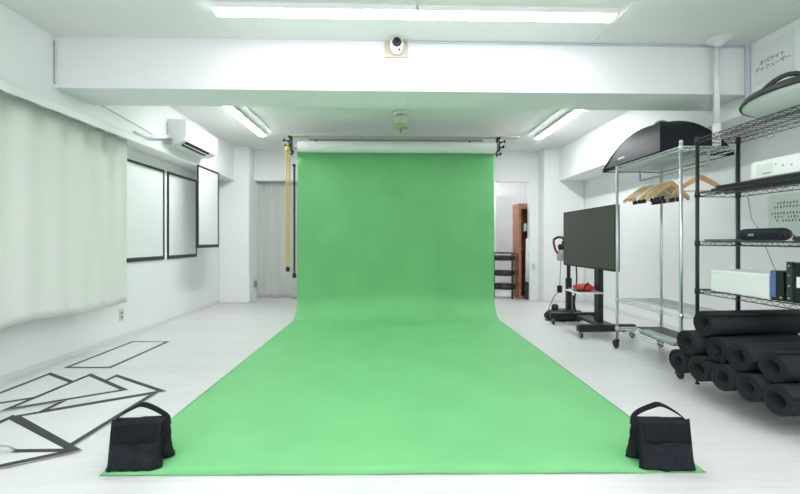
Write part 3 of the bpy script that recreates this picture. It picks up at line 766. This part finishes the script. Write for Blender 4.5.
for me in variants:   # put the origin back on the roll axis end
    lo = Vector([min(v.co[i] for v in me.vertices) for i in range(3)])
    hi = Vector([max(v.co[i] for v in me.vertices) for i in range(3)])
    me.transform(Matrix.Translation((-lo.x, -(lo.y+hi.y)/2, -(lo.z+hi.z)/2)))
GM = 'rolled black mats on the lowest shelf of the black rack'
zb = 0.128+pr_; zs = pr_*2*0.8660
mats = [
 (2.03, 2.795, zb, 0.0, 'rolled black mat at the far left end of the bottom row on the rack'),
 (2.04, 2.62, zb, 0.0, 'rolled black mat second from the left in the bottom row, beside the rack post'),
 (2.05, 2.445, zb, 0.0, 'rolled black mat in the middle of the bottom row'),
 (2.055, 2.27, zb, 0.0, 'rolled black mat second from the right in the bottom row'),
 (2.055, 2.095, zb, 0.0, 'nearest rolled black mat at the right end of the bottom row'),
 (2.025, 2.7075, zb+zs, 0.0, 'rolled black mat at the far left of the upper row, below the topmost mat'),
 (2.09, 2.5325, zb+zs, 0.0, 'rolled black mat second from the left in the upper row'),
 (2.08, 2.3575, zb+zs, 0.0, 'rolled black mat third from the left in the upper row'),
 (2.11, 2.1825, zb+zs, 0.0, 'rolled black mat at the right end of the upper row, above the nearest mat'),
 (2.07, 2.62, zb+2*zs, 0.0, 'topmost rolled black mat lying alone above the two rows'),
]
for i, (x, y, z, rz, lab) in enumerate(mats):
    o = bpy.data.objects.new('yoga_mat', variants[i % 3]); col.objects.link(o)
    o.location = (x, y-0.035, z); o.rotation_euler = (random.Random(i).uniform(0, 6.28), 0, math.radians(4))
    tag(o, lab, 'mat', GM)

# ------------------------------------------------------------------ things on the black rack
wb = thing('cardboard_box', 'long white box on the shelf above the rolled mats', 'box', (2.38, 2.56, 0.704))
MB().box(2.285, 2.48, 2.345, 2.78, 0.706, 0.853, bev=0.003).build('carton', M['white_paper'], wb)
MB().box(2.283, 2.482, 2.343, 2.782, 0.835, 0.857, bev=0.002).build('lid', M['white_paper'], wb)
bx_ = thing('product_box', 'small black box with a blue side band, between the white box and the black case', 'box', (2.38, 2.29, 0.704))
MB().box(2.285, 2.50, 2.258, 2.335, 0.706, 0.882, bev=0.002).build('carton', M['blk_plastic'], bx_)
MB().box(2.283, 2.2852, 2.302, 2.334, 0.725, 0.878).build('blue_band', M['blue'], bx_)
MB().box(2.283, 2.2852, 2.268, 2.276, 0.722, 0.730).build('white_mark', M['white_paper'], bx_)
eq = thing('equipment_case', 'black hard case with corner studs and a white label at the right shelf end', 'case', (2.40, 2.2, 0.704))
MB().box(2.29, 2.575, 2.115, 2.235, 0.706, 0.935, bev=0.004).build('case_body', M['blk_plastic'], eq)
MB().box(2.284, 2.30, 2.205, 2.238, 0.708, 0.938).build('edge_trim', M['rubber'], eq)
for z in (0.73, 0.80, 0.86, 0.915):
    MB().lathe([(0.006, -0.003), (0.004, 0)], (2.284, 2.222, z), 8, axis='x').build('stud', M['chrome'], eq)
MB().box(2.335, 2.42, 2.1125, 2.115, 0.79, 0.86).build('label', M['white_paper'], eq)
MB().box(2.2885, 2.290, 2.13, 2.185, 0.795, 0.855).build('label', M['white_paper'], eq)

sp = thing('portable_speaker', 'black cylindrical portable speaker on the middle shelf', 'speaker', (2.40, 2.47, 1.056))
m = MB(); m.lathe([(0.012, -0.155), (0.030, -0.152), (0.0385, -0.138), (0.040, -0.12), (0.040, 0.12), (0.0385, 0.138), (0.030, 0.152), (0.012, 0.155)], (2.375, 2.475, 1.0975), 28, axis='y')
m.build('body', M['cloth_blk'], sp)
for s in (-1, 1):
    MB().lathe([(0.031, 0), (0.026, 0.004), (0.01, 0.005)], (2.375, 2.475-s*(-0.150), 1.0975) if s < 0 else (2.375, 2.32, 1.0975), 20, axis='y').build('end_cap', M['blk_plastic'], sp)
MB().box(2.3335, 2.336, 2.50, 2.54, 1.088, 1.104).build('badge', M['greyink'], sp)
nb = thing('notebook', 'thin dark notebook lying flat on the middle shelf beside the speaker', 'notebook', (2.42, 2.76, 1.056))
MB().box(2.31, 2.47, 2.66, 2.87, 1.0575, 1.060).build('cover', M['blk_plastic'], nb); MB().box(2.313, 2.467, 2.663, 2.867, 1.060, 1.066).build('pages', M['greyink'], nb); MB().box(2.31, 2.47, 2.66, 2.87, 1.066, 1.069).build('cover', M['blk_plastic'], nb)
adp = MB(); adp.box(2.31, 2.36, 2.17, 2.235, 1.057, 1.084, bev=0.006)
tag(adp.build('power_adapter', M['rubber']), 'black power adapter at the right end of the middle shelf', 'adapter')
ca = MB(); ca.tube([(2.37, 2.312, 1.10), (2.36, 2.29, 1.09), (2.34, 2.25, 1.092), (2.335, 2.238, 1.075)], 0.0035, 6)
tag(ca.build('power_cable', M['blk_plastic']), 'short black cable between the portable speaker and its adapter', 'cable')

fc = thing('folded_panel', 'flat black folded panel lying on the second shelf from the top', 'panel', (2.43, 2.3, 1.416))
MB().box(2.30, 2.575, 1.75, 2.80, 1.4165, 1.430, bev=0.003).build('panel_leaf', M['blk_plastic'], fc)
MB().box(2.305, 2.57, 1.755, 2.76, 1.431, 1.446, bev=0.003).build('panel_leaf', M['rubber'], fc)
wx = thing('white_case', 'white case with small grey marks standing on the black folded panel', 'case', (2.44, 2.3, 1.447))
MB().box(2.33, 2.56, 1.95, 2.52, 1.448, 1.56, bev=0.008).build('case_body', M['wall'], wx)
MB().box(2.328, 2.3305, 2.37, 2.47, 1.470, 1.535).build('label', M['trim'], wx)
MB().box(2.3265, 2.3285, 2.38, 2.43, 1.474, 1.480).build('mark', M['greyink'], wx)
for y, z in ((2.345, 1.520), (2.30, 1.505), (2.25, 1.50), (2.18, 1.53)):
    MB().lathe([(0.005, -0.003), (0.004, 0)], (2.3295, y, z), 8, axis='x').build('mark', M['greyink'], wx)
sbx = thing('small_box', 'small black box standing on the white case at the right edge', 'box', (2.4, 2.2, 1.562))
MB().box(2.36, 2.46, 2.05, 2.215, 1.5615, 1.665, bev=0.003).build('carton', M['blk_plastic'], sbx)
MB().box(2.355, 2.465, 2.045, 2.22, 1.650, 1.668, bev=0.002).build('lid', M['slot'], sbx)
cl = MB(); cl.tube([(2.40, 2.50, 1.785), (2.395, 2.485, 1.725), (2.39, 2.455, 1.700), (2.39, 2.425, 1.710), (2.39, 2.405, 1.76), (2.39, 2.40, 1.785)], 0.004, 6)
tag(cl.build('hanging_cable', M['greymetal']), 'small loop of grey cable hanging under the top black shelf', 'cable')
c1 = MB(); c1.tube([(2.60, 2.83, 1.385), (2.60, 2.80, 1.22), (2.607, 2.72, 1.10), (2.606, 2.70, 1.02), (2.60, 2.64, 0.90), (2.56, 2.55, 0.80), (2.52, 2.50, 0.72)], 0.0028, 6)
tag(c1.build('hanging_cable', M['greymetal']), 'thin grey cable hanging down behind the white box', 'cable')
c2 = MB(); c2.tube([(2.604, 2.42, 1.03), (2.606, 2.40, 0.98), (2.60, 2.30, 0.93), (2.55, 2.20, 0.944), (2.50, 2.16, 0.942)], 0.003, 6)
tag(c2.build('hanging_cable', M['blk_plastic']), 'thin black cable looping from the middle shelf onto the black hard case', 'cable')

# ------------------------------------------------------------------ large screen on stand
tv = thing('television', 'large black flat screen mounted sideways to the camera on the wheeled stand', 'television', (2.33, 4.6, 0.745))
TX = 2.30
MB().box(TX, TX+0.045, 4.0, 5.205, 0.743, 1.43, bev=0.004).build('housing', M['blk_plastic'], tv)
MB().box(TX-0.002, TX, 4.012, 5.193, 0.762, 1.42).build('screen', M['screen'], tv)
b = MB(); W = 0.010
for a in ((4.0, 5.205, 0.743, 0.762), (4.0, 5.205, 1.42, 1.43), (4.0, 4.012, 0.762, 1.42), (5.193, 5.205, 0.762, 1.42)): b.box(TX-0.003, TX, *a)
b.build('bezel', M['rubber'], tv)
ts = thing('screen_stand', 'black wheeled floor stand with a column and small tray under the large screen', 'stand', (2.4, 4.6, 0))
MB().box(2.415, 2.475, 4.55, 4.65, 0.10, 1.25, bev=0.004).build('column', M['blk_metal'], ts)
MB().box(2.346, 2.415, 4.40, 4.80, 0.95, 1.22, bev=0.004).build('mounting_bracket', M['blk_metal'], ts)
MB().box(2.36, 2.53, 4.31, 5.06, 0.085, 0.125, bev=0.008).build('base_bar', M['blk_metal'], ts)
for y in (4.30, 5.04):
    MB().box(2.05, 2.69, y-0.035, y+0.035, 0.070, 0.148, bev=0.012).build('leg', M['blk_metal'], ts)
    for x in (2.085, 2.65):
        c = MB(); c.cyl((x, y, 0.055), 0.014, 0.016, 10); c.box(x-0.02, x-0.013, y-0.028, y+0.012, 0.018, 0.06); c.box(x+0.013, x+0.02, y-0.028, y+0.012, 0.018, 0.06); c.box(x-0.02, x+0.02, y-0.02, y+0.012, 0.05, 0.06)
        co = c.build('caster', M['grey_plastic'], ts)
        MB().lathe([(0.008, -0.011), (0.024, -0.010), (0.026, 0), (0.024, 0.010), (0.008, 0.011)], (x, y-0.012, 0.026), 16, axis='x').build('wheel', M['rubber'], co)
MB().box(2.12, 2.42, 4.42, 4.80, 0.462, 0.474, bev=0.003).build('tray', M['trim'], ts)
rc = MB()
def blob(cx, cy, cz, rx, ry, rz, seed, nu=22, nv=12):
    m = MB()
    def f(u, v):
        th = 2*PI*u; ph = PI*v-PI/2
        d = Vector((math.cos(th)*math.cos(ph), math.sin(th)*math.cos(ph), math.sin(ph)))
        k = 1+0.22*noise.noise(d*2.3+Vector((seed, 0, 0)))+0.10*noise.noise(d*6+Vector((seed, 3, 0)))
        return Vector((cx+d.x*rx*k, cy+d.y*ry*k, max(cz-rz*0.92, cz+d.z*rz*k)))
    return m.grid(f, nu, nv)
rd = thing('cloth_bundle', 'crumpled bright red cloth bundle with black straps on the stand tray', 'cloth', (2.28, 4.62, 0.475))
blob(2.27, 4.60, 0.514, 0.115, 0.135, 0.040, 3).build('red_cloth', M['red'], rd)
q = blob(2.29, 4.58, 0.543, 0.05, 0.07, 0.020, 7); q.build('fold', M['red'], rd)
MB().tube([(2.20, 4.47, 0.500), (2.24, 4.50, 0.552), (2.30, 4.56, 0.572), (2.34, 4.64, 0.560), (2.37, 4.70, 0.520), (2.38, 4.74, 0.482)], 0.008, 8).build('strap', M['webbing'], rd)
MB().tube([(2.20, 4.72, 0.482), (2.16, 4.64, 0.485), (2.155, 4.56, 0.483), (2.17, 4.50, 0.482)], 0.007, 8).build('strap', M['webbing'], rd)
cv = MB(); cv.tube([(2.36, 5.0, 0.80), (2.37, 5.0, 0.72), (2.39, 5.03, 0.60), (2.40, 5.07, 0.45), (2.40, 5.12, 0.25), (2.44, 5.13, 0.06), (2.47, 5.14, 0.006)], 0.009, 8)
tag(cv.build('screen_cable', M['blk_plastic']), 'black cable hanging down behind the far end of the large screen', 'cable')

# ------------------------------------------------------------------ vacuum cleaner on its stand
vx, vy = 2.34, 5.36
vs_ = thing('vacuum_stand', 'black upright dock on a rounded floor base behind the screen stand', 'stand', (vx, vy, 0))
m = MB(); m.lathe([(0.22, 0), (0.265, 0.03), (0.27, 0.07), (0.22, 0.12), (0.10, 0.14)], (vx+0.02, vy-0.03, 0), 32, mtx=Matrix.Diagonal((1, 0.62, 1, 1))); m.build('base', M['blk_plastic'], vs_)
MB().box(vx+0.06, vx+0.13, vy-0.03, vy+0.03, 0.07, 0.56, bev=0.008).build('pole', M['blk_plastic'], vs_)
MB().box(vx+0.15, vx+0.18, vy-0.02, vy+0.02, 0.07, 0.32, bev=0.005).build('tool_holder', M['blk_plastic'], vs_)
MB().box(vx+0.075, vx+0.115, vy-0.035, vy-0.028, 0.40, 0.43).build('charging_contact', M['grey_plastic'], vs_)
m = MB(); m.lathe([(0.02, 0), (0.045, 0.01), (0.045, 0.10), (0.03, 0.13)], (vx-0.10, vy-0.02, 0.075), 16); m.build('brush_head', M['blk_plastic'], vs_)
vc = thing('handheld_vacuum', 'dark handheld vacuum with red and black loop handle on the dock beside the screen', 'vacuum cleaner', (vx, vy, 0.56))
MB().tube([(vx+0.095, vy, 0.562), (vx+0.095, vy, 0.78), (vx+0.075, vy, 0.88), (vx+0.05, vy, 1.0), (vx+0.03, vy, 1.06)], [0.024, 0.026, 0.036, 0.046, 0.032], 14).build('body', M['blk_plastic'], vc)
MB().tube([(vx-0.01, vy, 0.79), (vx-0.01, vy, 0.80), (vx-0.005, vy, 0.90), (vx, vy, 0.94)], [0.03, 0.052, 0.055, 0.03], 16).build('dust_cup', M['clear'], vc)
MB().tube([(vx+0.05, vy, 1.04), (vx+0.01, vy, 1.105), (vx-0.05, vy, 1.11), (vx-0.105, vy, 1.08)], 0.016, 10).build('handle_top', M['blk_plastic'], vc)
MB().tube([(vx-0.105, vy, 1.085), (vx-0.110, vy, 1.03), (vx-0.085, vy, 0.93), (vx-0.05, vy, 0.89)], 0.016, 10).build('handle_grip', M['darkred'], vc)
MB().lathe([(0.012, 0), (0.035, 0.01), (0.042, 0.05), (0.03, 0.08)], (vx-0.01, vy, 0.935), 16).build('motor_cap', M['blk_plastic'], vc)
pc = MB(); pc.tube([(vx-0.02, vy-0.02, 0.79), (vx-0.03, vy-0.02, 0.6), (vx-0.035, vy-0.02, 0.46)], 0.004, 6); pc.box(vx-0.07, vx-0.01, vy-0.05, vy, 0.36, 0.46, bev=0.01)
pc.tube([(vx-0.06, vy-0.03, 0.37), (vx-0.12, vy-0.03, 0.31), (vx-0.19, vy-0.04, 0.16), (vx-0.21, vy-0.05, 0.03), (vx-0.26, vy-0.08, 0.0045), (vx-0.20, vy-0.18, 0.0045), (vx-0.05, vy-0.24, 0.0045)], 0.0045, 6)
tag(pc.build('charger_cable', M['blk_plastic']), 'black charger plug and curved cord hanging from the handheld vacuum', 'cable')

# ------------------------------------------------------------------ doorway things
g1 = thing('curtain', 'grey floor-length curtain in the left rear doorway', 'curtain', (-1.7, 7.2, 0.02))
MB().slab(curtain_sheet('x', -2.36, -0.90, 7.24, 0.03, 2.11, 7, 0.028, 5.0, 0.05), (0, 0.003, 0), 130, 20).build('curtain_fabric', M['curtain2'], g1)
MB().tube([(-2.37, 7.175, 2.105), (-0.86, 7.175, 2.105)], 0.010, 10).build('rod', M['alum'], g1)
g2 = thing('curtain', 'white floor-length curtain in the room behind the right doorway', 'curtain', (1.6, 8.3, 0.02))
MB().slab(curtain_sheet('x', 0.9, 2.25, 8.3, 0.03, 2.4, 8, 0.035, 8.0), (0, 0.003, 0), 130, 16).build('curtain_fabric', M['white_paper'], g2)
MB().tube([(0.8, 8.3, 2.415), (2.4, 8.3, 2.415)], 0.012, 10).build('rod', M['alum'], g2)

cbn = thing('cabinet', 'tall reddish-brown open wooden cabinet behind the right doorway', 'cabinet', (2.6, 7.5, 0))
b = MB(); X0, X1, Y0, Y1, HT = 2.375, 2.86, 7.26, 7.62, 1.745
b.box(X0, X0+0.02, Y0, Y1, 0, HT); b.box(X1-0.02, X1, Y0, Y1, 0, HT); b.box(X0+0.02, X1-0.02, Y0, Y1, HT-0.025, HT); b.box(X0+0.02, X1-0.02, Y0, Y1, 0, 0.05)
b.build('carcass', M['cab'], cbn)
MB().box(X0+0.02, X0+0.045, Y0, Y0+0.02, 0.05, HT-0.025).box(X0+0.045, X1-0.02, Y0, Y0+0.02, HT-0.10, HT-0.025).build('front_frame', M['cab'], cbn)
MB().box(X0+0.02, X1-0.02, Y1-0.015, Y1, 0.05, HT-0.025).build('back_panel', M['cab'], cbn)
for z in (0.42, 0.85, 1.22, 1.40): MB().box(X0+0.02, X1-0.02, Y0+0.03, Y1-0.015, z, z+0.02).build('shelf', M['cab_in'], cbn)
MB().box(X0+0.02, X0+0.10, Y0+0.20, Y1-0.016, 0.05, 1.22).build('divider', M['cab_in'], cbn)
bin_ = MB().box(X0+0.12, X0+0.20, Y0+0.06, Y0+0.28, 1.2405, 1.39, bev=0.006)
tag(bin_.build('storage_bin', M['white_paper']), 'small pale bin on an upper shelf inside the brown cabinet', 'bin')

rl = thing('rolled_sheet', 'white rolled sheet with a black lower sleeve leaning by the right doorway edge', 'roll', (2.525, 7.19, 0))
MB().tube([(2.50, 7.19, 0.30), (2.512, 7.19, 1.10)], 0.030, 16).build('sheet', M['white_paper'], rl)
MB().box(2.455, 2.56, 7.15, 7.235, 0.0, 0.32, bev=0.012).build('sleeve', M['rubber'], rl)

rt = thing('storage_cart', 'black three-tier round wire cart behind the right edge of the backdrop', 'cart', (2.10, 7.42, 0))
tx, ty = 2.125, 7.40
for z in (0.17, 0.42, 0.70):
    m = MB()
    m.lathe([(0.005, 0), (0.205, 0), (0.215, 0.006), (0.215, 0.085), (0.207, 0.085), (0.205, 0.010), (0.005, 0.008)], (tx, ty, z), 28); m.build('tray', M['blk_metal'], rt)
for a in (0.5, 2.1, 3.67, 5.24):
    px, py = tx+0.228*math.cos(a), ty+0.228*math.sin(a)
    MB().tube([(px, py, 0.05), (px, py, 0.84)], 0.012, 10).build('post', M['blk_metal'], rt)
    MB().lathe([(0.01, -0.01), (0.024, -0.009), (0.024, 0.009), (0.01, 0.01)], (px, py, 0.025), 14, axis='x').build('caster', M['rubber'], rt)
MB().tube([(tx+0.228*math.cos(2*PI*k/28), ty+0.228*math.sin(2*PI*k/28), 0.835) for k in range(28)], 0.009, 8, closed=True).build('top_rail', M['blk_metal'], rt)

# ------------------------------------------------------------------ camera, world, view
cam = bpy.data.cameras.new('camera'); co = bpy.data.objects.new('camera', cam); col.objects.link(co)
co.location = (0, 0, 1.057); co.rotation_euler = (PI/2, 0, -math.atan(11/400))
cam.sensor_fit = 'HORIZONTAL'; cam.sensor_width = 36; cam.lens = 18.0; cam.shift_y = -6/800; cam.clip_start = 0.05
bpy.context.scene.camera = co
wd = bpy.data.worlds.new('world'); bpy.context.scene.world = wd; wd.use_nodes = True
wd.node_tree.nodes['Background'].inputs[0].default_value = (0.9, 0.95, 1, 1); wd.node_tree.nodes['Background'].inputs[1].default_value = 0.3
vs = bpy.context.scene.view_settings
vs.view_transform = 'Standard'; vs.look = 'None'; vs.gamma = 1; vs.exposure = 1.36; vs.use_curve_mapping = False
